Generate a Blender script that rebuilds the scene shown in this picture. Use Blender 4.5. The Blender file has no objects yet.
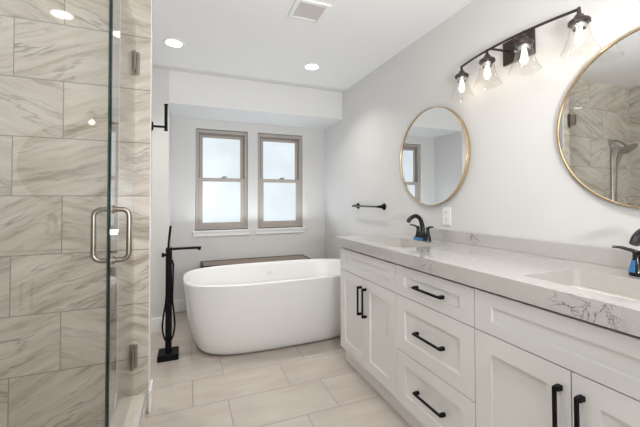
import bpy, bmesh, math, random
from mathutils import Vector, Matrix
R = math.radians
PI = math.pi
sc = bpy.context.scene
col = sc.collection
random.seed(4)

# ------------------------------------------------------------------ camera
cam_data = bpy.data.cameras.new('camera')
cam = bpy.data.objects.new('camera', cam_data)
col.objects.link(cam)
sc.camera = cam
cam_data.sensor_fit = 'HORIZONTAL'
cam_data.sensor_width = 36.0
cam_data.lens = 330.81 / 640 * 36.0
cam_data.shift_x = 0.0
cam_data.shift_y = -20.02 / 640
cam_data.clip_start = 0.02
yaw, pitch, roll = R(21.65), R(1.19), R(-0.188)
fwd = Vector((math.sin(yaw) * math.cos(pitch), math.cos(yaw) * math.cos(pitch), math.sin(pitch)))
rgt0 = Vector((math.cos(yaw), -math.sin(yaw), 0))
up0 = rgt0.cross(fwd)
rgt = rgt0 * math.cos(roll) + up0 * math.sin(roll)
up = -rgt0 * math.sin(roll) + up0 * math.cos(roll)
m = Matrix.Identity(4)
for i in range(3):
    m[i][0] = rgt[i]; m[i][1] = up[i]; m[i][2] = -fwd[i]; m[i][3] = (0, 0, 1.2064)[i]
cam.matrix_world = m

# ------------------------------------------------------------------ world, exposure, lights
world = bpy.data.worlds.new('sky_world')
sc.world = world
world.use_nodes = True
wn = world.node_tree
bg = wn.nodes['Background']
sky = wn.nodes.new('ShaderNodeTexSky')
sky.sky_type = 'NISHITA'
sky.sun_disc = False
sky.sun_elevation = R(38)
sky.sun_rotation = R(150)
wn.links.new(sky.outputs['Color'], bg.inputs['Color'])
bg.inputs['Strength'].default_value = 0.12
sc.view_settings.view_transform = 'Standard'
sc.view_settings.look = 'None'
sc.view_settings.gamma = 1.0
sc.view_settings.exposure = 0.12
sc.view_settings.use_curve_mapping = False
sc.cycles.use_denoising = True
sc.cycles.max_bounces = 12
sc.cycles.diffuse_bounces = 6
sc.cycles.glossy_bounces = 6
sc.cycles.transparent_max_bounces = 24
sc.cycles.caustics_reflective = False
sc.cycles.caustics_refractive = False
sc.cycles.sample_clamp_indirect = 4.0
sc.cycles.use_guiding = True

CAN_W = 2.5        # power of each recessed ceiling lamp
BULB_W = .26        # power of each vanity bulb
WINDOW_E = .82      # brightness of the frosted panes
REAR_E = 2.4        # glow of the fill window added behind the camera

# added unseen fill light, bounced off the ceiling from behind the camera
fl = bpy.data.lights.new('bounce_flash', 'AREA'); fl.shape = 'DISK'; fl.size = .5; fl.energy = 60.0; fl.color = (.975, .985, 1.0)
flo = bpy.data.objects.new('bounce_flash', fl); col.objects.link(flo); flo.location = (.35, -.55, 1.25)
flo.rotation_euler = Vector((-.06, .50, 1)).to_track_quat('-Z', 'Y').to_euler()

# added strip lights inside the two frosted windows, aimed up to boost their daylight
for wx_ in (.358, 1.047):
    wl = bpy.data.lights.new('window_daylight', 'AREA'); wl.shape = 'RECTANGLE'; wl.size = .55; wl.size_y = .10; wl.energy = 2.6; wl.color = (.80, .91, 1.0)
    wo = bpy.data.objects.new('window_daylight', wl); col.objects.link(wo); wo.location = (wx_, 3.80, .90); wo.rotation_euler = Vector((0, -.45, 1)).to_track_quat('-Z', 'Y').to_euler()

# ------------------------------------------------------------------ node helpers
class NT:
    def __init__(s, name):
        s.mat = bpy.data.materials.new(name); s.mat.use_nodes = True
        s.t = s.mat.node_tree; s.n = s.t.nodes; s.l = s.t.links
        s.b = s.n['Principled BSDF']
    def put(s, sock, v):
        if isinstance(v, bpy.types.NodeSocket): s.l.new(v, sock)
        elif v is not None: sock.default_value = v
    def m(s, op, a, b=None, c=None, clamp=False):
        n = s.n.new('ShaderNodeMath'); n.operation = op; n.use_clamp = clamp
        s.put(n.inputs[0], a)
        if b is not None: s.put(n.inputs[1], b)
        if c is not None: s.put(n.inputs[2], c)
        return n.outputs[0]
    def pos(s):
        g = s.n.new('ShaderNodeNewGeometry'); x = s.n.new('ShaderNodeSeparateXYZ')
        s.l.new(g.outputs['Position'], x.inputs[0]); return x.outputs
    def xyz(s, a, b, c=0.0):
        n = s.n.new('ShaderNodeCombineXYZ'); s.put(n.inputs[0], a); s.put(n.inputs[1], b); s.put(n.inputs[2], c)
        return n.outputs[0]
    def noise(s, vec, scale, detail=3, rough=.55, dist=0.0):
        n = s.n.new('ShaderNodeTexNoise'); s.put(n.inputs['Vector'], vec)
        n.inputs['Scale'].default_value = scale; n.inputs['Detail'].default_value = detail
        n.inputs['Roughness'].default_value = rough; n.inputs['Distortion'].default_value = dist
        return n.outputs['Fac']
    def ramp(s, f, stops):
        n = s.n.new('ShaderNodeValToRGB'); s.put(n.inputs[0], f); e = n.color_ramp.elements
        while len(e) < len(stops): e.new(0.5)
        for k, (p, c) in enumerate(stops):
            e[k].position = p; e[k].color = (*c, 1) if len(c) == 3 else c
        return n.outputs[0]
    def mix(s, f, a, b):
        n = s.n.new('ShaderNodeMix'); n.data_type = 'RGBA'
        s.put(n.inputs[0], f); s.put(n.inputs[6], a if isinstance(a, bpy.types.NodeSocket) else (*a, 1))
        s.put(n.inputs[7], b if isinstance(b, bpy.types.NodeSocket) else (*b, 1)); return n.outputs[2]
    def bump(s, h, strength=.2, dist=.002):
        n = s.n.new('ShaderNodeBump'); n.inputs['Strength'].default_value = strength
        n.inputs['Distance'].default_value = dist; s.put(n.inputs['Height'], h)
        s.l.new(n.outputs[0], s.b.inputs['Normal'])
    def base(s, c, rough=.5, metal=0., spec=.5, coat=0.):
        s.put(s.b.inputs['Base Color'], (*c, 1) if isinstance(c, tuple) else c)
        s.put(s.b.inputs['Roughness'], rough); s.b.inputs['Metallic'].default_value = metal
        s.b.inputs['Specular IOR Level'].default_value = spec
        s.b.inputs['Coat Weight'].default_value = coat

def plain(name, c, rough=.5, metal=0., spec=.5, coat=0., var=.04, scale=12):
    t = NT(name); f = t.noise(None, scale, 3)
    t.put(t.n[-1].inputs['Vector'], t.xyz(*t.pos()))
    lo = tuple(max(0, v * (1 - var)) for v in c); hi = tuple(min(1, v * (1 + var)) for v in c)
    t.base(t.mix(f, lo, hi), rough, metal, spec, coat); return t.mat

def paint(name, c, bump_scale, bump_str, rough=.6, spec=.3):
    t = NT(name); p = t.xyz(*t.pos())
    f = t.noise(p, 1.3, 2)
    t.base(t.mix(f, tuple(v * .985 for v in c), c), rough, 0, spec)
    h = t.noise(p, bump_scale, 4, .6)
    t.bump(h, bump_str, .003); return t.mat

def emit(name, c, strength, vary=None):
    t = NT(name); t.base((.08, .08, .08), .3)
    t.b.inputs['Emission Strength'].default_value = strength
    if vary:
        f = t.noise(t.xyz(*t.pos()), 2.6, 2, .5)
        t.put(t.b.inputs['Emission Color'], t.ramp(f, [(.32, vary), (.62, c)]))
    else: t.b.inputs['Emission Color'].default_value = (*c, 1)
    return t.mat

def thin_glass(name, tint, f0=.045, rough=0.0, gain=1.0):
    """clear pane: see-through with a mirror-like reflection that grows at grazing angles"""
    t = NT(name); t.n.remove(t.b)
    lw = t.n.new('ShaderNodeLayerWeight'); lw.inputs['Blend'].default_value = .5
    p5 = t.m('POWER', lw.outputs['Facing'], 5.0)
    f = t.m('MULTIPLY_ADD', p5, (1 - f0) * gain, f0, clamp=True)
    tr = t.n.new('ShaderNodeBsdfTransparent'); tr.inputs[0].default_value = (*tint, 1)
    gl = t.n.new('ShaderNodeBsdfGlossy'); gl.inputs['Roughness'].default_value = rough
    mx = t.n.new('ShaderNodeMixShader'); t.l.new(f, mx.inputs[0]); t.l.new(tr.outputs[0], mx.inputs[1]); t.l.new(gl.outputs[0], mx.inputs[2])
    t.l.new(mx.outputs[0], t.n['Material Output'].inputs[0]); return t.mat

def tile_mat(name, axu, L, H, u0, shift, v0, marble=True, axv=2, grout=(.24, .21, .18), rough=.27, gw=.0024):
    t = NT(name); P = t.pos(); u = P[axu]; v = P[axv]
    vr = t.m('DIVIDE', t.m('SUBTRACT', v, v0), H); row = t.m('FLOOR', vr)
    par = t.m('FLOORED_MODULO', row, 2.0)
    ur = t.m('DIVIDE', t.m('SUBTRACT', t.m('SUBTRACT', u, u0), t.m('MULTIPLY', par, shift)), L)
    cl = t.m('FLOOR', ur)
    fu = t.m('MULTIPLY', t.m('SUBTRACT', ur, cl), L); fv = t.m('MULTIPLY', t.m('SUBTRACT', vr, row), H)
    du = t.m('MINIMUM', fu, t.m('SUBTRACT', L, fu)); dv = t.m('MINIMUM', fv, t.m('SUBTRACT', H, fv))
    d = t.m('MINIMUM', du, dv); g = t.m('LESS_THAN', d, gw)
    wn_ = t.n.new('ShaderNodeTexWhiteNoise'); wn_.noise_dimensions = '2D'
    t.put(wn_.inputs['Vector'], t.xyz(t.m('ADD', row, 7.3), cl))
    rv = wn_.outputs['Value']; rs = t.n.new('ShaderNodeSeparateColor'); t.l.new(wn_.outputs['Color'], rs.inputs[0])
    if marble:
        a = t.m('MULTIPLY_ADD', t.m('ABSOLUTE', t.m('SUBTRACT', rs.outputs[0], .5)), .5, .26)
        sg = t.m('MULTIPLY_ADD', t.m('GREATER_THAN', rs.outputs[1], .42), 2.0, -1.0)
        a = t.m('MULTIPLY', a, sg)
        ca = t.m('COSINE', a); sa = t.m('SINE', a)
        x2 = t.m('ADD', t.m('MULTIPLY', fu, ca), t.m('MULTIPLY', fv, sa))
        y2 = t.m('SUBTRACT', t.m('MULTIPLY', fv, ca), t.m('MULTIPLY', fu, sa))
        off = t.m('MULTIPLY', rv, 53.0)
        wob = t.noise(t.xyz(x2, y2, off), 4.5, 4)
        y3 = t.m('MULTIPLY_ADD', t.m('SUBTRACT', wob, .5), .06, y2)
        band = t.noise(t.xyz(t.m('MULTIPLY', x2, 2.0), t.m('MULTIPLY', y3, 17.0), off), 1.0, 6, .68)
        vein = t.noise(t.xyz(t.m('MULTIPLY', x2, 1.3), t.m('MULTIPLY', y3, 9.0), t.m('ADD', off, 11.0)), 1.0, 4, .6)
        vd = t.m('ABSOLUTE', t.m('SUBTRACT', vein, .5))
        vm = t.m('SUBTRACT', 1.0, t.m('DIVIDE', vd, .022, clamp=True), clamp=True)
        patchy = t.noise(t.xyz(x2, y2, t.m('ADD', off, 5.0)), 3.0, 2)
        vm = t.m('MULTIPLY', vm, t.m('MULTIPLY', t.m('SUBTRACT', patchy, .33, clamp=True), 3.2), clamp=True)
        base = t.ramp(band, [(.32, (.34, .29, .225)), (.43, (.52, .462, .385)), (.52, (.60, .545, .468)), (.68, (.68, .63, .56))])
        c = t.mix(t.m('MULTIPLY', vm, .8), base, (.245, .205, .165))
        c2 = t.mix(t.m('MULTIPLY', rs.outputs[2], .16), c, (.38, .35, .31))
        fin = t.mix(t.m('MULTIPLY', g, .95), c2, grout)
        t.base(fin, t.m('MULTIPLY_ADD', g, .5, rough), 0, .5)
    else:
        off = t.m('MULTIPLY', rv, 31.0)
        n1 = t.noise(t.xyz(t.m('MULTIPLY', fu, 2.0), t.m('MULTIPLY', fv, 7.0), off), 1.6, 5, .6, .3)
        n2 = t.noise(t.xyz(fu, fv, off), 3.0, 3)
        n = t.m('ADD', t.m('MULTIPLY', n1, .6), t.m('MULTIPLY', n2, .4))
        base = t.ramp(n, [(.3, (.42, .37, .325)), (.5, (.475, .425, .378)), (.7, (.525, .478, .43))])
        c2 = t.mix(t.m('MULTIPLY', rs.outputs[2], .12), base, (.52, .475, .43))
        fin = t.mix(t.m('MULTIPLY', g, .85), c2, grout)
        t.base(fin, t.m('MULTIPLY_ADD', g, .4, rough), 0, .5)
    return t.mat

def quartz():
    t = NT('veined_quartz'); P = t.pos(); p = t.xyz(P[0], P[1], P[2])
    a = t.noise(p, 4.2, 6, .6, .9); b = t.noise(p, 1.9, 2, .5)
    vd = t.m('ABSOLUTE', t.m('SUBTRACT', a, .5))
    vm = t.m('SUBTRACT', 1.0, t.m('DIVIDE', vd, .011, clamp=True), clamp=True)
    msk = t.m('MULTIPLY', t.m('SUBTRACT', b, .53, clamp=True), 13.0, clamp=True)
    # the two strong vein clusters on the front apron and splash
    def near(y, z, r):
        dy = t.m('SUBTRACT', P[1], y); dz = t.m('SUBTRACT', P[2], z)
        q = t.m('ADD', t.m('MULTIPLY', dy, dy), t.m('MULTIPLY', dz, dz))
        dd = t.m('DIVIDE', t.m('SQRT', q), r)
        return t.m('SUBTRACT', 1.0, dd, clamp=True)
    front = t.m('LESS_THAN', P[0], 1.06)
    msk2 = t.m('MULTIPLY', front, t.m('MAXIMUM', near(.625, .91, .085), t.m('MAXIMUM', near(.56, .895, .07), near(1.27, .905, .06))))
    msk2 = t.m('MAXIMUM', msk2, t.m('MULTIPLY', t.m('GREATER_THAN', P[0], 1.6), near(1.53, .98, .06)))
    a2 = t.noise(p, 15, 5, .62, .5); v2 = t.m('SUBTRACT', 1.0, t.m('DIVIDE', t.m('ABSOLUTE', t.m('SUBTRACT', a2, .5)), .020, clamp=True), clamp=True)
    both = t.m('MAXIMUM', t.m('MULTIPLY', vm, t.m('MULTIPLY', msk, .35)), t.m('MULTIPLY', v2, t.m('MULTIPLY', msk2, 1.5, clamp=True)))
    sp = t.noise(p, 160, 2)
    base = t.mix(sp, (.44, .425, .405), (.52, .505, .485))
    t.base(t.mix(both, base, (.11, .095, .09)), .14, 0, .5, .6); t.b.inputs['Coat Roughness'].default_value = .06; return t.mat

def curb_stone():
    t = NT('pale_curb_marble'); P = t.pos()
    n = t.noise(t.xyz(t.m('MULTIPLY', P[0], 9.0), t.m('MULTIPLY', P[1], 1.6), P[2]), 1.0, 5, .6, .4)
    t.base(t.ramp(n, [(.34, (.50, .43, .35)), (.43, (.74, .69, .61)), (.7, (.82, .78, .72))]), .13, 0, .5); return t.mat

def wood_mat():
    t = NT('grey_brown_wood'); P = t.pos()
    n = t.noise(t.xyz(t.m('MULTIPLY', P[0], 2.0), t.m('MULTIPLY', P[1], 40.0), P[2]), 1.5, 4, .6, .3)
    t.base(t.ramp(n, [(.3, (.17, .125, .10)), (.7, (.30, .235, .195))]), .5); return t.mat

def glow_glass():
    t = NT('lit_bulb_glass'); t.n.remove(t.b)
    tr = t.n.new('ShaderNodeBsdfTransparent'); em = t.n.new('ShaderNodeEmission')
    em.inputs[0].default_value = (1, .88, .70, 1); em.inputs[1].default_value = 3.2
    mx = t.n.new('ShaderNodeMixShader'); mx.inputs[0].default_value = .38
    t.l.new(tr.outputs[0], mx.inputs[1]); t.l.new(em.outputs[0], mx.inputs[2])
    t.l.new(mx.outputs[0], t.n['Material Output'].inputs[0]); return t.mat

M = {
 'wall': paint('white_wall_paint', (.66, .65, .638), 55, .10),
 'ceil': paint('textured_ceiling_paint', (.83, .83, .825), 70, .45, .8),
 'header': paint('textured_soffit_paint', (.76, .76, .755), 60, .35, .45),
 'trim': plain('white_trim_paint', (.82, .815, .805), .35, var=.01),
 'cab': plain('white_cabinet_lacquer', (.73, .72, .705), .32, var=.012, scale=3),
 'gap': plain('dark_brown_cabinet_rail', (.10, .07, .05), .7),  # brown darkened so the gaps under the counter and round the fronts read as shadow
 'tile': tile_mat('marble_wall_tile', 0, .64, .3043, -.8324, .2107, .3218 - .3043 * 3),
 'tile_side': tile_mat('marble_side_tile', 1, .61, .3043, -.2, .2107, .3218 - .3043 * 2),
 'floor': tile_mat('greige_floor_tile', 0, .597, .3115, .229, -.2, 2.0965 - .3115 * 7, False, 1, (.20, .18, .16), .22, .0024),
 'pan': tile_mat('shower_floor_tile', 0, .30, .30, 0, .15, 0, True, 1),
 'quartz': quartz(),
 'curb_stone': curb_stone(),
 'porcelain': plain('white_porcelain', (.80, .77, .72), .1, coat=.3, var=.005),
 'tub': plain('white_acrylic', (.79, .785, .78), .12, coat=.4, var=.004),
 'black': plain('matte_black_metal', (.004, .004, .0045), .45, .0, .14),
 'black_gloss': plain('satin_black_metal', (.006, .0055, .0055), .16, .0, .45),
 'bar_metal': plain('dark_grey_metal', (.05, .052, .055), .3, .6),
 'bronze': plain('dark_bronze_metal', (.055, .042, .036), .35, .5),
 'gold': plain('brushed_gold_metal', (.66, .50, .31), .25, 1.0),
 'gold_edge': plain('dark_bronze_inner_rim', (.10, .065, .035), .4, .8),
 'nickel': plain('brushed_nickel', (.31, .265, .225), .3, 1.0),
 'chrome': plain('polished_chrome', (.62, .62, .62), .1, 1.0),
 'steel_trim': plain('anodised_tile_edge', (.60, .64, .68), .3, .6),
 'blue': plain('blue_protective_film', (.035, .16, .38), .25),
 'frame': plain('taupe_vinyl', (.40, .355, .32), .45, var=.02),
 'frame_dark': plain('taupe_vinyl_track', (.24, .21, .19), .5, var=.02),
 'plastic': plain('white_plastic', (.80, .79, .77), .35, var=.01),
 'vent': plain('vent_grille_plastic', (.60, .56, .54), .6, var=.02),
 'slot': plain('dark_slot', (.05, .05, .05), .6),
 'wood': wood_mat(),
 'glass': thin_glass('shower_glass', (.985, .99, .985), .07, 0, 1.0),
 'shade': thin_glass('clear_lamp_glass', (.965, .96, .95), .10, .05, .9),
 'edge': plain('green_glass_edge', (.015, .045, .035), .15),
 'seal': thin_glass('clear_vinyl_seal', (.86, .86, .84), .1, .1),
 'mirror': None,
 'pane': emit('frosted_daylight_pane', (.83, .93, 1.0), WINDOW_E, (.74, .84, .88)),
 'rear_pane': emit('daylight_pane', (.95, .98, 1.0), REAR_E),  # emission of the added rear window
 'can': emit('lamp_diffuser', (1.0, .96, .90), 7.0),
 'filament': emit('glowing_filament', (1.0, .86, .66), 30.0),
 'bulb': glow_glass(),
}
t = NT('mirror_silver'); t.base((.86, .87, .87), .0, 1.0); M['mirror'] = t.mat

# ------------------------------------------------------------------ mesh helpers
def tag(o, label=None, cat=None, group=None, kind=None):
    if label: o['label'] = label
    if cat: o['category'] = cat
    if group: o['group'] = group
    if kind: o['kind'] = kind
    return o
def thing(name, loc, label, cat, group=None, kind=None, rz=0):
    o = bpy.data.objects.new(name, None); col.objects.link(o); o.location = loc
    o.rotation_euler = (0, 0, rz); o.empty_display_size = .05
    return tag(o, label, cat, group, kind)
def wm(o):
    mm = Matrix.LocRotScale(o.location, o.rotation_euler, o.scale)
    return wm(o.parent) @ mm if o.parent else mm
def link(name, bm, mat, parent=None, smooth=False, bevel=0, seg=2, local=False):
    """bm is in world space unless local; child meshes are put in the parent's space"""
    if parent and not local: bm.transform(wm(parent).inverted())
    bmesh.ops.recalc_face_normals(bm, faces=bm.faces)
    me = bpy.data.meshes.new(name); bm.to_mesh(me); bm.free()
    for mt in (mat if isinstance(mat, (list, tuple)) else [mat]): me.materials.append(mt)
    o = bpy.data.objects.new(name, me); col.objects.link(o)
    if parent: o.parent = parent
    if bevel:
        b = o.modifiers.new('bevel', 'BEVEL'); b.width = bevel; b.segments = seg; b.limit_method = 'ANGLE'; b.angle_limit = R(35)
        b.harden_normals = False
    if smooth or bevel:
        for p in me.polygons: p.use_smooth = True
        try: me.set_sharp_from_angle(angle=R(40))
        except Exception: pass
    return o
def box(bm, x0, x1, y0, y1, z0, z1, mi=0):
    v = [bm.verts.new(p) for p in ((x0,y0,z0),(x1,y0,z0),(x1,y1,z0),(x0,y1,z0),(x0,y0,z1),(x1,y0,z1),(x1,y1,z1),(x0,y1,z1))]
    out = []
    for f in ((0,3,2,1),(4,5,6,7),(0,1,5,4),(1,2,6,5),(2,3,7,6),(3,0,4,7)):
        ff = bm.faces.new([v[i] for i in f]); ff.material_index = mi; out.append(ff)
    return out
def B(*a, **k):
    bm = bmesh.new(); box(bm, *a, **k); return bm
def prism(bm, pts, z0, z1):
    a = [bm.verts.new((x, y, z0)) for x, y in pts]; b = [bm.verts.new((x, y, z1)) for x, y in pts]
    bm.faces.new(a[::-1]); bm.faces.new(b)
    for i in range(len(pts)): j = (i + 1) % len(pts); bm.faces.new((a[i], a[j], b[j], b[i]))
def frames(path):
    ts = []
    for i in range(len(path)):
        a = path[max(0, i - 1)]; b = path[min(len(path) - 1, i + 1)]; ts.append((b - a).normalized())
    n = Vector((0, 0, 1)) if abs(ts[0].z) < .9 else Vector((1, 0, 0))
    out = []
    for tt in ts:
        n = (n - tt * n.dot(tt)).normalized(); out.append((n.copy(), tt.cross(n)))
    return out
def tube(bm, path, r, seg=12, sx=1.0, caps=True):
    path = [Vector(p) for p in path]; fr = frames(path)
    rr = r if isinstance(r, (list, tuple)) else [r] * len(path)
    rings = []
    for p, (n, b), q in zip(path, fr, rr):
        rings.append([bm.verts.new(p + n * math.cos(2*PI*k/seg) * q + b * math.sin(2*PI*k/seg) * q * sx) for k in range(seg)])
    for i in range(len(rings) - 1):
        for k in range(seg): j = (k + 1) % seg; bm.faces.new((rings[i][k], rings[i][j], rings[i+1][j], rings[i+1][k]))
    if caps: bm.faces.new(rings[0][::-1]); bm.faces.new(rings[-1])
def smooth_path(pts, n=6):
    pts = [Vector(p) for p in pts]; out = []
    P = [pts[0]] + pts + [pts[-1]]
    for i in range(1, len(P) - 2):
        for k in range(n):
            t_ = k / n; a, b, c, d = P[i-1], P[i], P[i+1], P[i+2]
            out.append(.5 * ((2*b) + (-a + c)*t_ + (2*a - 5*b + 4*c - d)*t_*t_ + (-a + 3*b - 3*c + d)*t_**3))
    out.append(pts[-1]); return out
def lathe(bm, prof, c, axis=2, seg=32, close=True):
    rings = []
    for r, h in prof:
        ring = []
        for k in range(seg):
            a = 2*PI*k/seg; q = [r*math.cos(a), r*math.sin(a), h]
            if axis == 0: q = [h, q[0], q[1]]
            elif axis == 1: q = [q[0], h, q[1]]
            ring.append(bm.verts.new((c[0]+q[0], c[1]+q[1], c[2]+q[2])))
        rings.append(ring)
    for i in range(len(rings) - 1):
        for k in range(seg): j = (k + 1) % seg; bm.faces.new((rings[i][k], rings[i][j], rings[i+1][j], rings[i+1][k]))
    if close: bm.faces.new(rings[0][::-1]); bm.faces.new(rings[-1])
def L(*a, **k):
    bm = bmesh.new(); lathe(bm, *a, **k); return bm
def T(*a, **k):
    bm = bmesh.new(); tube(bm, *a, **k); return bm
def copy_tree(o, parent=None):
    c = o.copy(); col.objects.link(c)
    if parent: c.parent = parent
    for ch in [q for q in bpy.data.objects if q.parent == o]: copy_tree(ch, c)
    return c
def struct(name, bm, mat, label, cat='wall', **k):
    return tag(link(name, bm, mat, **k), label, cat, kind='structure')

# ------------------------------------------------------------------ room shell
W, H, YW, YS, ZS, XA = 1.63, 2.44, 3.94, 3.40, 2.13, -.1757      # right wall, ceiling, window wall, header face, header underside, alcove left
XL, YF = -1.66, -1.9
YT, XG, XE = 2.129, -.2895, -.208                               # tiled wall, shower glass, end face of the tiled wall
XS = -1.32                                                      # far left shower wall
PA = Vector((XG, 1.505)); PD = Vector((-math.sin(R(47.1)), -math.cos(R(47.1)))); PB = PA + PD * .80
bm = bmesh.new()
prism(bm, [(XL, YF), (W, YF), (W, YW), (XL, YW), (XL, 2.2), (XG, 2.2), (PA.x, PA.y), (PB.x, PB.y), (XL, PB.y)], -.12, 0)
struct('floor', bm, M['floor'], 'large greige rectangular floor tiles laid in a staggered pattern', 'floor')
bm = bmesh.new()
prism(bm, [(XL, PB.y), (PB.x, PB.y), (PA.x, PA.y), (XG, 2.16), (XL, 2.16)], -.16, .018)
struct('floor', bm, M['pan'], 'marble tiled shower floor behind the glass', 'floor')
struct('ceiling', B(XL - .1, W + .1, YF - .1, YW + .15, H, H + .12), M['ceil'], 'white textured ceiling', 'ceiling')
struct('wall_right', B(W, W + .1, YF - .1, YW + .15, -.12, H), M['wall'], 'white wall behind the vanity, mirrors and lamps')
bm = B(XL - .1, XL, YF - .1, YW + .15, -.16, H)
struct('wall_left', bm, M['wall'], 'white wall at the far left of the bathroom')
struct('wall_alcove', B(XL, XA, YS, YW, -.12, H), M['wall'], 'short white wall left of the bathtub alcove')
struct('wall_header', B(XA, W, YS, YW, ZS, H), M['header'], 'white dropped header over the bathtub alcove')
# window wall with two openings
WIN = [(.068, .648), (.764, 1.330)]; WZ0, WZ1 = .873, 2.022
bm = bmesh.new()
xs = [XA - .1, WIN[0][0], WIN[0][1], WIN[1][0], WIN[1][1], W]
for i in range(5):
    if i in (1, 3):
        box(bm, xs[i], xs[i+1], YW, YW + .15, -.12, WZ0); box(bm, xs[i], xs[i+1], YW, YW + .15, WZ1, H)
    else: box(bm, xs[i], xs[i+1], YW, YW + .15, -.12, H)
bmesh.ops.remove_doubles(bm, verts=bm.verts, dist=1e-5)
struct('wall_back', bm, M['wall'], 'white alcove wall holding the two windows')
# rear wall behind the camera with an opening for the added fill window
bm = bmesh.new()
box(bm, XL, -.5, YF - .1, YF, -.12, H); box(bm, 1.2, W, YF - .1, YF, -.12, H)
box(bm, -.5, 1.2, YF - .1, YF, -.12, .5); box(bm, -.5, 1.2, YF - .1, YF, 2.2, H)
struct('wall_front', bm, M['wall'], 'white wall behind the viewer with a wide window')
# tiled shower end wall
struct('wall_shower', B(XL, XE, YT + .01, 2.235, -.12, H), M['wall'], 'white wall end between the shower and the bathtub')
bm = bmesh.new(); box(bm, XS, XE + .0005, YT, YT + .01, .0185, H - .001)
struct('wall_shower_tile', bm, M['tile'], 'beige veined marble tiles on the shower end wall')
struct('wall_shower_side_tile', B(XL + .001, XS, PB.y, YT + .0095, .0185, H - .001), M['tile_side'], 'marble tiles on the far left shower wall')
struct('wall_shower_near', B(XL, PB.x - .002, PB.y - .12, PB.y, .0, H), M['wall'], 'white wall closing the near side of the shower')
struct('wall_shower_near_tile', B(XS, PB.x - .004, PB.y, PB.y + .01, .0185, H - .001), M['tile'], 'marble tiles on the near shower wall')
bm = B(XE, XE + .004, YT - .001, YT + .012, .0, H - .002)
struct('trim_1', bm, M['trim'], 'thin white metal edge strip where the shower tiles end', 'trim')

# curb: straight run under the door, then 43 degree run under the fixed panel
def curb_pts(a, b):   # a,b offsets of the two long edges (outside positive)
    nrm = Vector((-PD.y, PD.x)) * -1          # outside of the angled panel
    if nrm.x < 0: nrm = -nrm
    def line(o):
        p0 = Vector((XG + o, YT)); q = PA + nrm * o
        # intersection of x = XG+o and the offset panel line
        tt = (XG + o - q.x) / PD.x; c = q + PD * tt
        return [p0, c, PB + nrm * o]
    return line(b) + line(a)[::-1]
cur = thing('shower_curb', (XG, 1.9, 0), 'marble shower curb with metal edges under the glass door', 'shower curb', kind='structure')
bm = bmesh.new(); prism(bm, [tuple(p) for p in curb_pts(-.0635, .0675)], .0, .1166); prism(bm, [tuple(p) for p in curb_pts(.0675, .0735)], 0, .106); prism(bm, [tuple(p) for p in curb_pts(-.070, -.0635)], 0, .106); link('curb_top', bm, M['curb_stone'], cur)
for a, b in ((.0675, .0745), (-.071, -.0635)):
    bm = bmesh.new(); prism(bm, [tuple(p) for p in curb_pts(a, b)], .106, .118); link('edge_strip', bm, M['steel_trim'], cur)

# baseboards
def board(name, x0, x1, y0, y1, label, h=.132):
    return struct(name, B(x0, x1, y0, y1, 0, h), M['trim'], label, 'baseboard', bevel=.004)
board('baseboard_back', XA, W, YW - .014, YW, 'white baseboard under the windows')
board('baseboard_alcove', XL, XA + .014, YS - .014, YS, 'white baseboard on the short wall left of the alcove')
board('baseboard_alcove_side', XA, XA + .014, YS, YW - .014, 'white baseboard along the left side of the alcove')
board('baseboard_right', W - .014, W, 2.31, YW - .014, 'white baseboard between vanity and window wall')
board('baseboard_shower', XE, XE + .014, YT - .006, 2.249, 'white baseboard wrapping the end of the shower wall')
board('baseboard_left', XL, XL + .014, 2.25, YS - .014, 'white baseboard on the far left wall')

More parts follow.
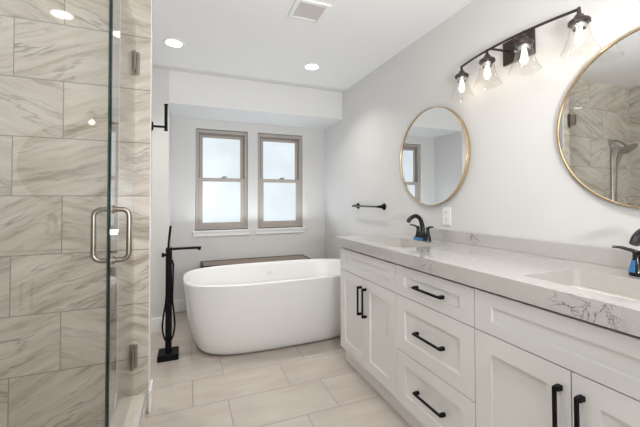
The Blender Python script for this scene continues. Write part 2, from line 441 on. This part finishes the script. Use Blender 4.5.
# ------------------------------------------------------------------ windows
def window(idx, x0, x1, label):
    yf = YW + .025                                          # frame face
    w = thing('window_%d' % idx, ((x0+x1)/2, yf, WZ0), label, 'window', kind='structure')
    z0, z1 = WZ0 + .006, WZ1 - .006
    X0, X1 = x0 + .004, x1 - .004
    bm = bmesh.new(); f = .030
    box(bm, X0, X0+f, yf, yf+.09, z0, z1); box(bm, X1-f, X1, yf, yf+.09, z0, z1)
    box(bm, X0+f, X1-f, yf, yf+.09, z1-f-.004, z1); box(bm, X0+f, X1-f, yf, yf+.09, z0, z0+.028)
    link('window_frame', bm, M['frame'], w, bevel=.002)
    bm = bmesh.new(); box(bm, X0+f, X0+f+.012, yf+.018, yf+.07, z0+.5, z1-f-.004); box(bm, X1-f-.012, X1-f, yf+.018, yf+.07, z0+.5, z1-f-.004)
    box(bm, X0+f, X1-f, yf+.02, yf+.06, z1-f-.020, z1-f-.004)
    link('sash_track', bm, M['frame_dark'], w)
    def sash(nm, a0, a1, b0, b1, y, st, rt, rb):
        bm = bmesh.new()
        box(bm, a0, a0+st, y, y+.028, b0, b1); box(bm, a1-st, a1, y, y+.028, b0, b1)
        box(bm, a0+st, a1-st, y, y+.028, b1-rt, b1); box(bm, a0+st, a1-st, y, y+.028, b0, b0+rb)
        s = link(nm, bm, M['frame'], w, bevel=.003)
        p = link('pane', B(a0+st-.002, a1-st+.002, y+.012, y+.018, b0+rb-.002, b1-rt+.002), M['pane'])
        p.data.transform(wm(w).inverted()); p.parent = s
        return s
    sash('upper_sash', X0+f+.012, X1-f-.012, 1.43, z1-f-.020, yf+.040, .034, .034, .04)
    lo = sash('lower_sash', X0+f, X1-f, z0+.028, 1.468, yf+.006, .045, .042, .050)
    bm = bmesh.new(); xm = (x0+x1)/2 + .02
    box(bm, xm-.03, xm+.03, yf+.008, yf+.03, 1.468, 1.476); tube(bm, [(xm, yf+.02, 1.47), (xm, yf+.02, 1.488)], .014, 12)
    box(bm, xm-.005, xm+.035, yf+.005, yf+.014, 1.478, 1.488)
    lk = link('sash_lock', bm, M['frame_dark']); lk.data.transform(wm(w).inverted()); lk.parent = lo
    bm = bmesh.new(); box(bm, x0-.028, x1+.028, YW-.028, YW+.02, WZ0-.022, WZ0); link('window_sill', bm, M['trim'], w, bevel=.004)
    bm = bmesh.new(); box(bm, x0-.022, x1+.022, YW-.016, YW, WZ0-.066, WZ0-.022); link('sill_apron', bm, M['trim'], w, bevel=.003)
window(1, *WIN[0], 'taupe framed frosted sash window nearer the tub filler')
window(2, *WIN[1], 'taupe framed frosted sash window nearer the vanity')
w3 = thing('window_3', (.35, YF - .05, .5), 'wide bright window behind the viewer', 'window', kind='structure')  # invented unseen source, there to light the room from behind
bm = bmesh.new()
for x in (-.5, .33, 1.15): box(bm, x, x+.05, YF-.08, YF-.02, .5, 2.2)
for z in (.5, 2.15): box(bm, -.45, 1.15, YF-.08, YF-.02, z, z+.05)
link('window_frame', bm, M['frame'], w3)
link('pane', B(-.46, 1.16, YF-.06, YF-.054, .54, 2.16), M['rear_pane'], w3)

# ------------------------------------------------------------------ shower glass
def glass_box(name, bm, parent):
    o = link(name, bm, [M['glass'], M['edge']], parent)
    fs = sorted(o.data.polygons, key=lambda p: -p.area)
    c0 = sum((p.center for p in fs), Vector()) / len(fs)
    cl = Vector((PA.x, PA.y, 0)) - Vector((parent.location.x, parent.location.y, 0))
    for p in fs[2:]:      # polished edge at the corner of the enclosure looks green
        if abs(p.normal.z) < .5 and (Vector((p.center.x, p.center.y, 0)) - cl).length < .1: p.material_index = 1
    return o
door = thing('shower_door', (XG, 2.11, .12), 'frameless clear glass shower door with D-shaped nickel handle', 'shower door')
glass_box('glass_panel', B(XG-.005, XG+.005, 1.517, 2.116, .126, 2.206), door)
for zc in (1.990, .335):
    bm = bmesh.new(); box(bm, XG-.030, XG+.026, YT-.0065, YT-.0005, zc-.066, zc+.066)
    hg = link('hinge', bm, M['nickel'], door, bevel=.002)
    bm = bmesh.new(); box(bm, XG-.012, XG-.0052, YT-.062, YT-.014, zc-.05, zc+.05); box(bm, XG+.0052, XG+.012, YT-.062, YT-.014, zc-.05, zc+.05)
    tube(bm, [(XG, YT-.012, zc-.072), (XG, YT-.012, zc+.072)], .0075, 12)
    c = link('hinge_clamp', bm, M['nickel'], None, bevel=.0015); c.data.transform(wm(door).inverted()); c.parent = hg
def dhandle(sgn):
    y = 1.560; z0, z1 = .967, 1.173; x0 = XG + sgn*.006; x1 = XG + sgn*.062; r = .028
    pts = [Vector((x0, y, z1))]
    for k in range(7):
        a = PI/2 * k/6; pts.append(Vector((x1 - sgn*r + sgn*r*math.sin(a), y, z1 - r + r*math.cos(a))))
    for k in range(7):
        a = PI/2 * k/6; pts.append(Vector((x1 - sgn*r + sgn*r*math.cos(a), y, z0 + r - r*math.sin(a))))
    pts.append(Vector((x0, y, z0)))
    bm = bmesh.new(); tube(bm, pts, .0102, 14)
    for z in (z0, z1): tube(bm, [(XG+sgn*.0052, y, z), (XG+sgn*.011, y, z)], .0165, 18)
    return bm
h1 = link('handle', dhandle(1), M['nickel'], door, smooth=True); h2 = link('handle', dhandle(-1), M['nickel'], door, smooth=True)
link('edge_seal', B(XG-.004, XG+.004, 1.509, 1.5165, .128, 2.206), M['seal'], door)
pan = thing('shower_glass_panel', (PA.x, PA.y, .118), 'fixed clear glass shower panel set at an angle left of the door', 'glass panel')
bm = bmesh.new(); box(bm, .004, .795, -.005, .005, .1185, 2.206)
ang = math.atan2(PD.y, PD.x)
bm.transform(Matrix.Translation((PA.x, PA.y, 0)) @ Matrix.Rotation(ang, 4, 'Z'))
glass_box('glass_pane', bm, pan)

# shower head seen in the mirror
sh = thing('shower_head_set', (-.95, YT, 1.82), 'chrome rain shower head with hand shower and hose, reflected in the mirror', 'shower head')
bm = L([(.032, 0), (.032, -.010), (.014, -.016)], (-.95, YT - .0005, 1.82), 1, 24); link('wall_flange', bm, M['chrome'], sh, smooth=True)
link('shower_arm', T(smooth_path([(-.95, YT-.01, 1.82), (-.95, YT-.06, 1.822), (-.95, YT-.11, 1.795), (-.95, YT-.14, 1.76)]), .013, 12), M['nickel'], sh, smooth=True)
bm = L([(.012, .05), (.03, .032), (.068, .022), (.078, .012), (.078, 0)], (0, 0, 0), 2, 32)
bm.transform(Matrix.Translation((-.95, YT-.17, 1.715)) @ Matrix.Rotation(R(-35), 4, 'X')); link('rain_head', bm, M['nickel'], sh, smooth=True)
link('hand_shower', T([(-.95, YT-.12, 1.75), (-.95, YT-.085, 1.66), (-.95, YT-.06, 1.55)], [.036, .022, .013], 14), M['nickel'], sh, smooth=True)
link('shower_hose', T(smooth_path([(-.95, YT-.06, 1.55), (-.95, YT-.05, 1.3), (-.945, YT-.05, 1.0), (-.93, YT-.04, .95), (-.925, YT-.03, 1.1), (-.945, YT-.02, 1.5), (-.95, YT-.02, 1.80)]), .008, 8), M['nickel'], sh, smooth=True)

# ------------------------------------------------------------------ bathtub
def tub():
    cx, cy = .770, 2.970
    t_ = thing('bathtub', (cx, cy, 0), 'white oval freestanding bathtub below the windows', 'bathtub')
    seg = 96
    def ring(bm, hx, hy, z, n):
        r = []
        for k in range(seg):
            a = 2*PI*k/seg; c, s = math.cos(a), math.sin(a)
            x = hx * math.copysign(abs(c)**(2/n), c); y = hy * math.copysign(abs(s)**(2/n), s)
            r.append(bm.verts.new((cx + x, cy + y, z)))
        return r
    prof = [(.62,.285,.004,3.4),(.665,.325,.006,3.4),(.690,.345,.022,3.4),(.710,.358,.05,3.4),(.736,.373,.11,3.4),(.760,.388,.19,3.4),(.780,.401,.29,3.4),
            (.796,.415,.41,3.4),(.805,.426,.50,3.4),(.811,.434,.556,3.4),(.811,.435,.566,3.4),(.807,.431,.572,3.4),(.798,.422,.574,3.4),(.789,.413,.572,3.4),(.784,.408,.566,3.4),
            (.776,.400,.53,3.3),(.745,.375,.42,3.0),(.700,.345,.30,2.9),(.640,.305,.20,2.8),(.56,.25,.135,2.7),(.42,.17,.118,2.5),(.2,.08,.112,2.2),(.03,.02,.110,2.0)]
    bm = bmesh.new(); rings = [ring(bm, *p) for p in prof]
    for i in range(len(rings)-1):
        for k in range(seg): j = (k+1) % seg; bm.faces.new((rings[i][k], rings[i][j], rings[i+1][j], rings[i+1][k]))
    bm.faces.new(rings[0][::-1]); bm.faces.new(rings[-1])
    link('tub_shell', bm, M['tub'], t_, smooth=True)
    link('drain', L([(.034, 0), (.034, .004), (.028, .006)], (cx, cy, .112), 2, 24), M['chrome'], t_, smooth=True)
    link('overflow_cap', L([(.03, 0), (.03, -.006), (.02, -.009)], (cx, cy+.390, .47), 1, 24), M['tub'], t_, smooth=True)
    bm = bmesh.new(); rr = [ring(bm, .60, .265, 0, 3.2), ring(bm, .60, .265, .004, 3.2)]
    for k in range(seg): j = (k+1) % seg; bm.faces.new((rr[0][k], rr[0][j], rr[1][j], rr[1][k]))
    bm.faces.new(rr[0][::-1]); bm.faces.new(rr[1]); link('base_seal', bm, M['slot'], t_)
tub()

# ------------------------------------------------------------------ low bench behind the tub
bn = thing('wooden_bench', (.73, 3.76, 0), 'low brown wood bench with black metal frame between tub and windows', 'bench')
bx0, bx1, by0, by1, bz = .125, 1.315, 3.60, 3.915, .535
link('bench_top', B(bx0+.02, bx1-.012, by0+.012, by1-.012, bz-.045, bz-.003), M['wood'], bn, bevel=.002)
bm = bmesh.new()
box(bm, bx0, bx1, by0, by0+.012, bz-.05, bz); box(bm, bx0, bx1, by1-.012, by1, bz-.05, bz)
box(bm, bx0, bx0+.02, by0+.012, by1-.012, bz-.05, bz); box(bm, bx1-.012, bx1, by0+.012, by1-.012, bz-.05, bz)
link('bench_frame', bm, M['black'], bn)
for x in (bx0+.012, bx1-.012):
    for y in (by0+.012, by1-.026): link('leg', B(x-.012, x+.012, y-.012, y+.012, 0, bz-.05), M['black'], bn)

# ------------------------------------------------------------------ tub filler
tf = thing('tub_filler', (-.14, 2.83, 0), 'matte black floor-standing tub filler beside the bathtub', 'tub faucet')
link('base_plate', B(-.213, -.066, 2.757, 2.904, 0, .046), M['black'], tf, bevel=.003)
link('column', B(-.163, -.118, 2.812, 2.857, .046, .842), M['black'], tf, bevel=.003)
bm = bmesh.new(); box(bm, -.118, .095, 2.822, 2.848, .822, .840); box(bm, .068, .092, 2.824, 2.846, .812, .822); link('spout', bm, M['black'], tf, bevel=.003)
hs = link('hand_shower', T([(-.145, 2.822, .842), (-.141, 2.822, .90), (-.129, 2.822, 1.012)], [.0075, .0085, .0085], 14), M['black'], tf, smooth=True)
bm = bmesh.new(); tube(bm, [(-.163, 2.834, .787), (-.174, 2.834, .787)], .011, 14); tube(bm, [(-.174, 2.834, .787), (-.192, 2.834, .787)], .018, 18)
link('control_knob', bm, M['black'], tf, smooth=True)
link('hose_outlet', B(-.118, -.108, 2.826, 2.842, .715, .745), M['black'], tf, bevel=.002)
link('hose', T(smooth_path([(-.108, 2.830, .722), (-.110, 2.815, .60), (-.112, 2.800, .45), (-.100, 2.795, .33), (-.096, 2.795, .24), (-.112, 2.795, .16), (-.140, 2.793, .125),
      (-.166, 2.795, .16), (-.181, 2.795, .24), (-.174, 2.797, .33), (-.158, 2.800, .45), (-.150, 2.803, .62), (-.147, 2.806, .80), (-.145, 2.812, .842)], 6), .0065, 10), M['black'], tf, smooth=True)

# ------------------------------------------------------------------ vanity
FX, YE, YE2 = 1.0644, 2.272, .294
def shaker(bm, y0, y1, z0, z1, fw, fz=None, x=FX):
    """front panel facing -x with a recessed middle, seen thickness 20 mm"""
    fz = fz or fw; g = .002; y0 += g; y1 -= g; z0 += g; z1 -= g; t_ = .020
    box(bm, x, x+t_, y0, y0+fw, z0, z1); box(bm, x, x+t_, y1-fw, y1, z0, z1)
    box(bm, x, x+t_, y0+fw, y1-fw, z0, z0+fz); box(bm, x, x+t_, y0+fw, y1-fw, z1-fz, z1)
    box(bm, x+.010, x+t_-.001, y0+fw, y1-fw, z0+fz, z1-fz)
def pull(c, vertical, length):
    bm = bmesh.new(); s = .005; x0 = FX - .034; h = length / 2
    if vertical:
        box(bm, x0, x0+2*s, c[0]-s, c[0]+s, c[1]-h, c[1]+h)
        for e in (-1, 1): box(bm, x0+2*s, FX-.0002, c[0]-.0075, c[0]+.0075, c[1]+e*(h-.0075)-.0075, c[1]+e*(h-.0075)+.0075)
    else:
        box(bm, x0, x0+2*s, c[0]-h, c[0]+h, c[1]-s, c[1]+s)
        for e in (-1, 1): box(bm, x0+2*s, FX-.0002, c[0]+e*(h-.0075)-.0075, c[0]+e*(h-.0075)+.0075, c[1]-.0075, c[1]+.0075)
    return bm
ZT, Z1, Z2, ZB = .852, .694, .397, .118
def cabinet(y0, y1, label, kind, end=False):
    c = thing('vanity_cabinet', (FX+.28, (y0+y1)/2, 0), label, 'cabinet', 'white shaker vanity cabinets')
    bm = bmesh.new(); t_ = .018; x0 = FX + .0215; x1 = W - .004
    box(bm, x0, x1, y0, y0+t_, .104, .866); box(bm, x0, x1, y1-t_, y1, .104, .866)
    box(bm, x0, x1, y0+t_, y1-t_, .104, .122); box(bm, x1-.012, x1, y0+t_, y1-t_, .122, .866)
    link('cabinet_body', bm, M['cab'], c)
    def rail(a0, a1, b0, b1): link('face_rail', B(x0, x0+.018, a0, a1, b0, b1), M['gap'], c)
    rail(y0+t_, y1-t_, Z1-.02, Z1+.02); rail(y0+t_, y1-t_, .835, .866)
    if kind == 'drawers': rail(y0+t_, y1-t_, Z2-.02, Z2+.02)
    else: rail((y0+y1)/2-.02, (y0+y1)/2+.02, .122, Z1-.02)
    link('toe_kick', B(FX+.045, FX+.06, y0, y1, 0, .104), M['cab'], c)
    def front(nm, a0, a1, b0, b1, fw, fz, hn):
        bm = bmesh.new(); shaker(bm, a0, a1, b0, b1, fw, fz); d = link(nm, bm, M['cab'], c)
        if hn:
            hm = pull(*hn); hm.transform(wm(c).inverted()); h = link('handle', hm, M['black'], None, bevel=.001, seg=1); h.parent = d
            h['label'] = 'matte black bar handle'
    if kind == 'drawers':
        ym = (y0+y1)/2
        for b0, b1, fz in ((Z1, ZT, .050), (Z2, Z1, .070), (ZB-.006, Z2, .066)):
            front('drawer', y0, y1, b0, b1, .077, fz, ((ym-.010, (b0+b1)/2-.002), False, .194))
    else:
        ym = (y0+y1)/2
        front('false_drawer', y0, y1, Z1, ZT, .077, .050, None)
        front('cabinet_door', ym, y1, ZB, Z1, .072, .070, ((ym+.031, .545), True, .188))
        front('cabinet_door', y0, ym, ZB, Z1, .072, .070, ((ym-.031, .545), True, .188))
    return c
cabinet(1.5544, YE, 'white two-door vanity cabinet nearest the bathtub', 'doors')
cabinet(1.0121, 1.5544, 'white vanity cabinet with three stacked drawers in the middle', 'drawers')
cabinet(YE2, 1.0121, 'white two-door vanity cabinet in the near right corner', 'doors')

# countertop with two sink cutouts
SX = (1.125, 1.435); SY = [(1.585, 2.035), (.405, .855)]
CX0, CX1, CY0, CY1, CZ0, CZ1 = 1.0344, W - .001, .280, 2.296, .867, .9316
ct = thing('countertop', (1.33, 1.29, CZ0), 'white quartz countertop with thick grey-veined front edge over the cabinets', 'countertop')
def rrect(x0, x1, y0, y1, r, n=5):
    p = []
    for cx, cy, a0 in ((x1-r, y1-r, 0), (x0+r, y1-r, 90), (x0+r, y0+r, 180), (x1-r, y0+r, 270)):
        for k in range(n+1): a = R(a0 + 90*k/n); p.append((cx + r*math.cos(a), cy + r*math.sin(a)))
    return p
def holed_slab():
    bm = bmesh.new()
    ys = [CY0, .63, 1.81, CY1]
    outer = [(CX0, CY0), (CX1, CY0), (CX1, CY1), (CX0, CY1)]
    holes = [rrect(SX[0], SX[1], a, b, .022) for a, b in SY]
    loops = [outer] + holes; top_edges = []
    for z in (CZ0, CZ1):
        es = []
        for lp in loops:
            vs = [bm.verts.new((x, y, z)) for x, y in lp]
            es += [bm.edges.new((vs[i], vs[(i+1) % len(vs)])) for i in range(len(vs))]
        bmesh.ops.triangle_fill(bm, use_beauty=True, use_dissolve=False, edges=es)
    bm.verts.ensure_lookup_table(); n = sum(len(l) for l in loops); k = 0
    for lp in loops:
        m_ = len(lp)
        for i in range(m_):
            j = (i+1) % m_
            bm.faces.new((bm.verts[k+i], bm.verts[k+j], bm.verts[n+k+j], bm.verts[n+k+i]))
        k += m_
    return bm
link('slab', holed_slab(), M['quartz'], ct)
bsp = link('backsplash', B(W-.0215, W-.0008, CY0, 1.965, CZ1, 1.005), M['quartz'], None, bevel=.0015)
tag(bsp, 'low white quartz backsplash strip standing on the countertop against the wall', 'backsplash')
for (a, b), lb in zip(SY, ('white rectangular undermount sink nearest the bathtub', 'white rectangular undermount sink at the near right')):
    s = thing('sink', ((SX[0]+SX[1])/2, (a+b)/2, .76), lb, 'sink', 'undermount sinks')
    bm = bmesh.new(); rs = []
    e = .006
    for (ins, z, r) in ((-.026, CZ0-.0005, .03), (-e, CZ0-.0005, .026), (.004, .83, .03), (.014, .775, .04), (.03, .755, .05), (.06, .748, .05), (.13, .744, .02)):
        rs.append([bm.verts.new((x, y, z)) for x, y in rrect(SX[0]+ins, SX[1]-ins, a+ins, b-ins, r)])
    for i in range(len(rs)-1):
        for k in range(len(rs[0])): j = (k+1) % len(rs[0]); bm.faces.new((rs[i][k], rs[i][j], rs[i+1][j], rs[i+1][k]))
    bm.faces.new(rs[-1]); link('basin', bm, M['porcelain'], s, smooth=True)
    link('drain', L([(.022, 0), (.022, .003), (.016, .004)], ((SX[0]+SX[1])/2, (a+b)/2, .744), 2, 20), M['black_gloss'], s, smooth=True)

# faucets
def faucet(y, label, film=True):
    f = thing('faucet', (1.50, y, CZ1), label, 'faucet', 'black two-handle sink faucets')
    x = 1.50; z = CZ1
    bm = bmesh.new(); prism(bm, rrect(x-.024, x+.024, y-.073, y+.073, .023, 6), z, z+.012); link('base_plate', bm, M['black_gloss'], f, bevel=.002)
    bm = bmesh.new()  # bright blue layer on the base front and on one handle flank
    if film: prism(bm, rrect(x-.0255, x-.012, y-.026, y+.074, .006, 4), z+.0005, z+.016)
    else:      # wrapped round the outer flank of the handle
        rings = [[bm.verts.new((x+rr*math.cos(a), y+.051+rr*math.sin(a), z+h)) for a in [R(80+14*k) for k in range(9)]] for rr, h in ((.0232, .013), (.0222, .020), (.0165, .040), (.0135, .056))]
        for i in range(3):
            for k in range(8): bm.faces.new((rings[i][k], rings[i][k+1], rings[i+1][k+1], rings[i+1][k]))
    o = link('protective_film', bm, M['blue'], f); o['label'] = 'bright blue protective film'
    pts = [(x, y, z+.012), (x-.001, y, z+.06), (x-.006, y, z+.105), (x-.022, y, z+.145), (x-.052, y, z+.165), (x-.080, y, z+.161), (x-.106, y, z+.147), (x-.122, y, z+.126)]
    sp = smooth_path(pts, 5); n = len(sp)
    link('spout', T(sp, [.0190 - .0050*min(1, i/(n*.45)) for i in range(n)], 16, 1.0), M['black_gloss'], f, smooth=True)
    for s in (-1, 1):
        yy = y + s*.051
        bm = L([(.0225, .012), (.0215, .02), (.0155, .04), (.0115, .065), (.011, .078), (.0125, .086), (.009, .091)], (x, yy, z), 2, 24)
        h = link('handle_body', bm, M['black_gloss'], f, smooth=True)
        lm = bmesh.new(); tube(lm, smooth_path([(x+.002, yy, z+.086), (x-.004, yy+s*.022, z+.092), (x-.010, yy+s*.045, z+.097), (x-.016, yy+s*.066, z+.097)], 4), [.0065]*8+[.005]*5, 12, 1.7)
        lm.transform(wm(f).inverted()); l_ = link('lever', lm, M['black_gloss'], None, smooth=True); l_.parent = h
    return f
f1 = faucet(1.862, 'black arched two-handle faucet at the sink nearest the bathtub')
f2 = faucet(.640, 'black faucet partly cut off at the right edge of the photo', False)

# ------------------------------------------------------------------ mirrors
def mirror(y, label):
    z = 1.517; r = .352
    o = thing('round_mirror', (W, y, z), label, 'mirror', 'round gold-framed mirrors')
    bm = bmesh.new(); rings = []; seg = 96
    for (rr, x) in ((r-.007, -.001), (r, -.001), (r, -.026), (r-.0015, -.028), (r-.0055, -.028), (r-.007, -.026)):
        rings.append([bm.verts.new((W+x, y+rr*math.cos(2*PI*k/seg), z+rr*math.sin(2*PI*k/seg))) for k in range(seg)])
    for i in range(len(rings)):
        for k in range(seg): j = (k+1) % seg; q = (i+1) % len(rings); bm.faces.new((rings[i][k], rings[i][j], rings[q][j], rings[q][k]))
    link('mirror_frame', bm, M['gold'], o, smooth=True)
    bm = L([(r-.0075, -.002), (r-.0075, -.020)], (W, y, z), 0, seg); link('mirror_glass', bm, M['mirror'], o)
    return o
mirror(1.912, 'round gold-framed mirror above the sink nearest the bathtub')
mirror(.676, 'round gold-framed mirror cut off by the right edge of the photo')

# ------------------------------------------------------------------ vanity light
vl = thing('vanity_light', (W, 1.22, 2.01), 'dark bronze four-lamp wall light with clear glass shades between the mirrors', 'wall light')
link('back_plate', B(W-.014, W-.0005, 1.138, 1.316, 1.945, 2.072), M['bronze'], vl, bevel=.002)
LY = [(1.535, 1.532), (1.495, 1.313), (1.495, 1.101), (1.53, .880)]   # x, y of the lamps
bar = []
for k in range(25):
    y = 1.535 + (.876 - 1.535) * k/24; q = (y - 1.2065) / .3285
    bar.append((1.489 + .044*q*q, y, 2.012))
bm = bmesh.new(); tube(bm, bar, .0065, 10); link('curved_bar', bm, M['bronze'], vl, smooth=True)
for y in (1.275, 1.180):
    link('support_arm', T([(W-.013, y, 2.012), (1.490, y + (.015 if y > 1.2 else -.015), 2.012)], .006, 10), M['bronze'], vl, smooth=True)
bm = bmesh.new(); lathe(bm, [(.006, -.02), (.010, -.012), (.010, 0)], (W-.014, 1.2275, 1.99), 0, 16); link('plate_knob', bm, M['chrome'], vl, smooth=True)
for x, y in LY:
    zc = 1.985
    bm = L([(.006, .034), (.008, .006), (.016, .000), (.020, -.010), (.036, -.020), (.040, -.026), (.040, -.036), (.034, -.038)], (x, y, zc), 2, 32)
    s = link('lamp_socket', bm, M['bronze'], vl, smooth=True)
    def sub(nm, bm, mat, **k):
        bm.transform(wm(vl).inverted()); o = link(nm, bm, mat, None, **k); o.parent = s; return o
    sub('socket_collar', L([(.026, -.038), (.026, -.058), (.024, -.060), (.022, -.060), (.022, -.038)], (x, y, zc), 2, 28, close=False), M['chrome'], smooth=True)
    sub('glass_shade', L([(.034, -.034), (.035, -.050), (.037, -.065), (.042, -.095), (.050, -.118), (.060, -.142), (.068, -.156), (.069, -.161), (.067, -.162)], (x, y, zc), 2, 48, close=False), M['shade'], smooth=True)
    sub('light_bulb', L([(.010, -.045), (.011, -.060), (.013, -.072), (.0155, -.088), (.0155, -.104), (.013, -.118), (.007, -.127), (.001, -.129)], (x, y, zc), 2, 28, close=False), M['bulb'], smooth=True)
    fb = bmesh.new()
    for a in range(4):
        qx, qy = .007*math.cos(a*PI/2+.4), .007*math.sin(a*PI/2+.4)
        tube(fb, [(x+qx*.4, y+qy*.4, zc-.074), (x+qx, y+qy, zc-.122)], .0022, 6)
    sub('filament', fb, M['filament'])
    ld = bpy.data.lights.new('bulb_light', 'POINT'); ld.energy = BULB_W; ld.color = (1, .84, .66); ld.shadow_soft_size = .02
    lo = bpy.data.objects.new('bulb_light', ld); col.objects.link(lo); lo.location = Vector((x, y, zc-.10)) - vl.location; lo.parent = vl

# ------------------------------------------------------------------ towel bar, hook, outlet
tb = thing('towel_bar', (W, 2.79, 1.148), 'black wall towel bar between window alcove and round mirror', 'towel bar')
for y in (2.545, 3.03):
    bm = L([(.030, -.0005), (.030, -.006), (.022, -.014), (.013, -.030), (.011, -.062), (.009, -.072)], (W, y, 1.148), 0, 24); link('post', bm, M['black'], tb, smooth=True)
link('bar', T([(W-.062, 2.535, 1.148), (W-.062, 3.045, 1.148)], .0085, 14), M['bar_metal'], tb, smooth=True)
HY = 2.20
hk = thing('towel_hook', (XE, HY, 1.65), 'black upright towel hook on the white shower wall end', 'hook')
link('flange', L([(.026, .0005), (.026, .008), (.010, .010)], (XE, HY, 1.654), 0, 24), M['black'], hk, smooth=True)
link('arm', T([(XE+.006, HY, 1.654), (-.132, HY, 1.654)], .0070, 12), M['black'], hk, smooth=True)
bm = bmesh.new(); tube(bm, [(-.130, HY, 1.632), (-.130, HY, 1.79)], .0090, 14); tube(bm, [(-.130, HY, 1.785), (-.130, HY, 1.793)], .0118, 14); tube(bm, [(-.130, HY, 1.630), (-.130, HY, 1.636)], .0108, 14)
link('upright_bar', bm, M['black'], hk, smooth=True)
ol = thing('wall_outlet', (W, 1.770, 1.097), 'white duplex wall outlet beneath the mirror nearest the bathtub', 'outlet')
link('cover_plate', B(W-.007, W-.0005, 1.731, 1.809, 1.035, 1.158), M['plastic'], ol, bevel=.002)
for zc in (1.121, 1.074):
    r_ = link('receptacle', B(W-.010, W-.0071, 1.754, 1.786, zc-.017, zc+.017), M['plastic'], ol, bevel=.001)
    bm = bmesh.new(); box(bm, W-.0105, W-.0101, 1.776, 1.779, zc, zc+.010); box(bm, W-.0105, W-.0101, 1.761, 1.764, zc, zc+.010); box(bm, W-.0105, W-.0101, 1.7675, 1.7725, zc-.011, zc-.006)
    bm.transform(wm(ol).inverted()); s = link('slots', bm, M['slot'], None); s.parent = r_

# ------------------------------------------------------------------ ceiling fittings
LABS = ['recessed ceiling light above the tub filler, left of the other', 'recessed ceiling light above the bathtub, near the right wall', 'recessed ceiling light seen only as a reflection in the shower glass', 'recessed ceiling light hidden in the nook behind the tiled shower wall']
first = None
for (x, y), lb in zip(((-.112, 2.80), (1.052, 2.84), (.80, .93), (-.75, 2.80)), LABS):  # the last fitting is an unseen addition that brightens the alcove wall
    if first is None:
        first = thing('ceiling_light', (x, y, H), lb, 'ceiling light', 'recessed ceiling lights')
        bm = L([(.083, -.0005), (.083, -.004), (.070, -.008), (.060, -.004), (.060, -.0005)], (x, y, H), 2, 40, close=False); link('trim_ring', bm, M['trim'], first, smooth=True)
        link('diffuser', L([(.060, -.0008), (.060, -.004)], (x, y, H), 2, 40), M['can'], first)
        o = first
    else:
        o = copy_tree(first); o.location = (x, y, H); o['label'] = lb
    ld = bpy.data.lights.new('can_light', 'AREA'); ld.shape = 'DISK'; ld.size = .11; ld.spread = R(120); ld.energy = CAN_W; ld.color = (1, .96, .90)
    lo = bpy.data.objects.new('can_light', ld); col.objects.link(lo); lo.location = (0, 0, -.012); lo.parent = o
vt = thing('exhaust_vent', (.720, 1.99, H), 'square white exhaust fan grille in the ceiling', 'vent')
vx0, vx1, vy0, vy1 = .605, .832, 1.885, 2.105
bm = bmesh.new(); f = .028; z0, z1 = H-.014, H-.0005
box(bm, vx0, vx0+f, vy0, vy1, z0, z1); box(bm, vx1-f, vx1, vy0, vy1, z0, z1); box(bm, vx0+f, vx1-f, vy0, vy0+f, z0, z1); box(bm, vx0+f, vx1-f, vy1-f, vy1, z0, z1)
link('vent_frame', bm, M['plastic'], vt, bevel=.003)
bm = bmesh.new()
box(bm, vx0+f, vx1-f, vy0+f, vy1-f, H-.003, H-.0008)
n = 16
for k in range(n):
    y = vy0 + f + (vy1-vy0-2*f) * (k+.5)/n; box(bm, vx0+f, vx1-f, y-.0028, y+.0028, H-.010, H-.003)
link('grille', bm, M['vent'], vt)
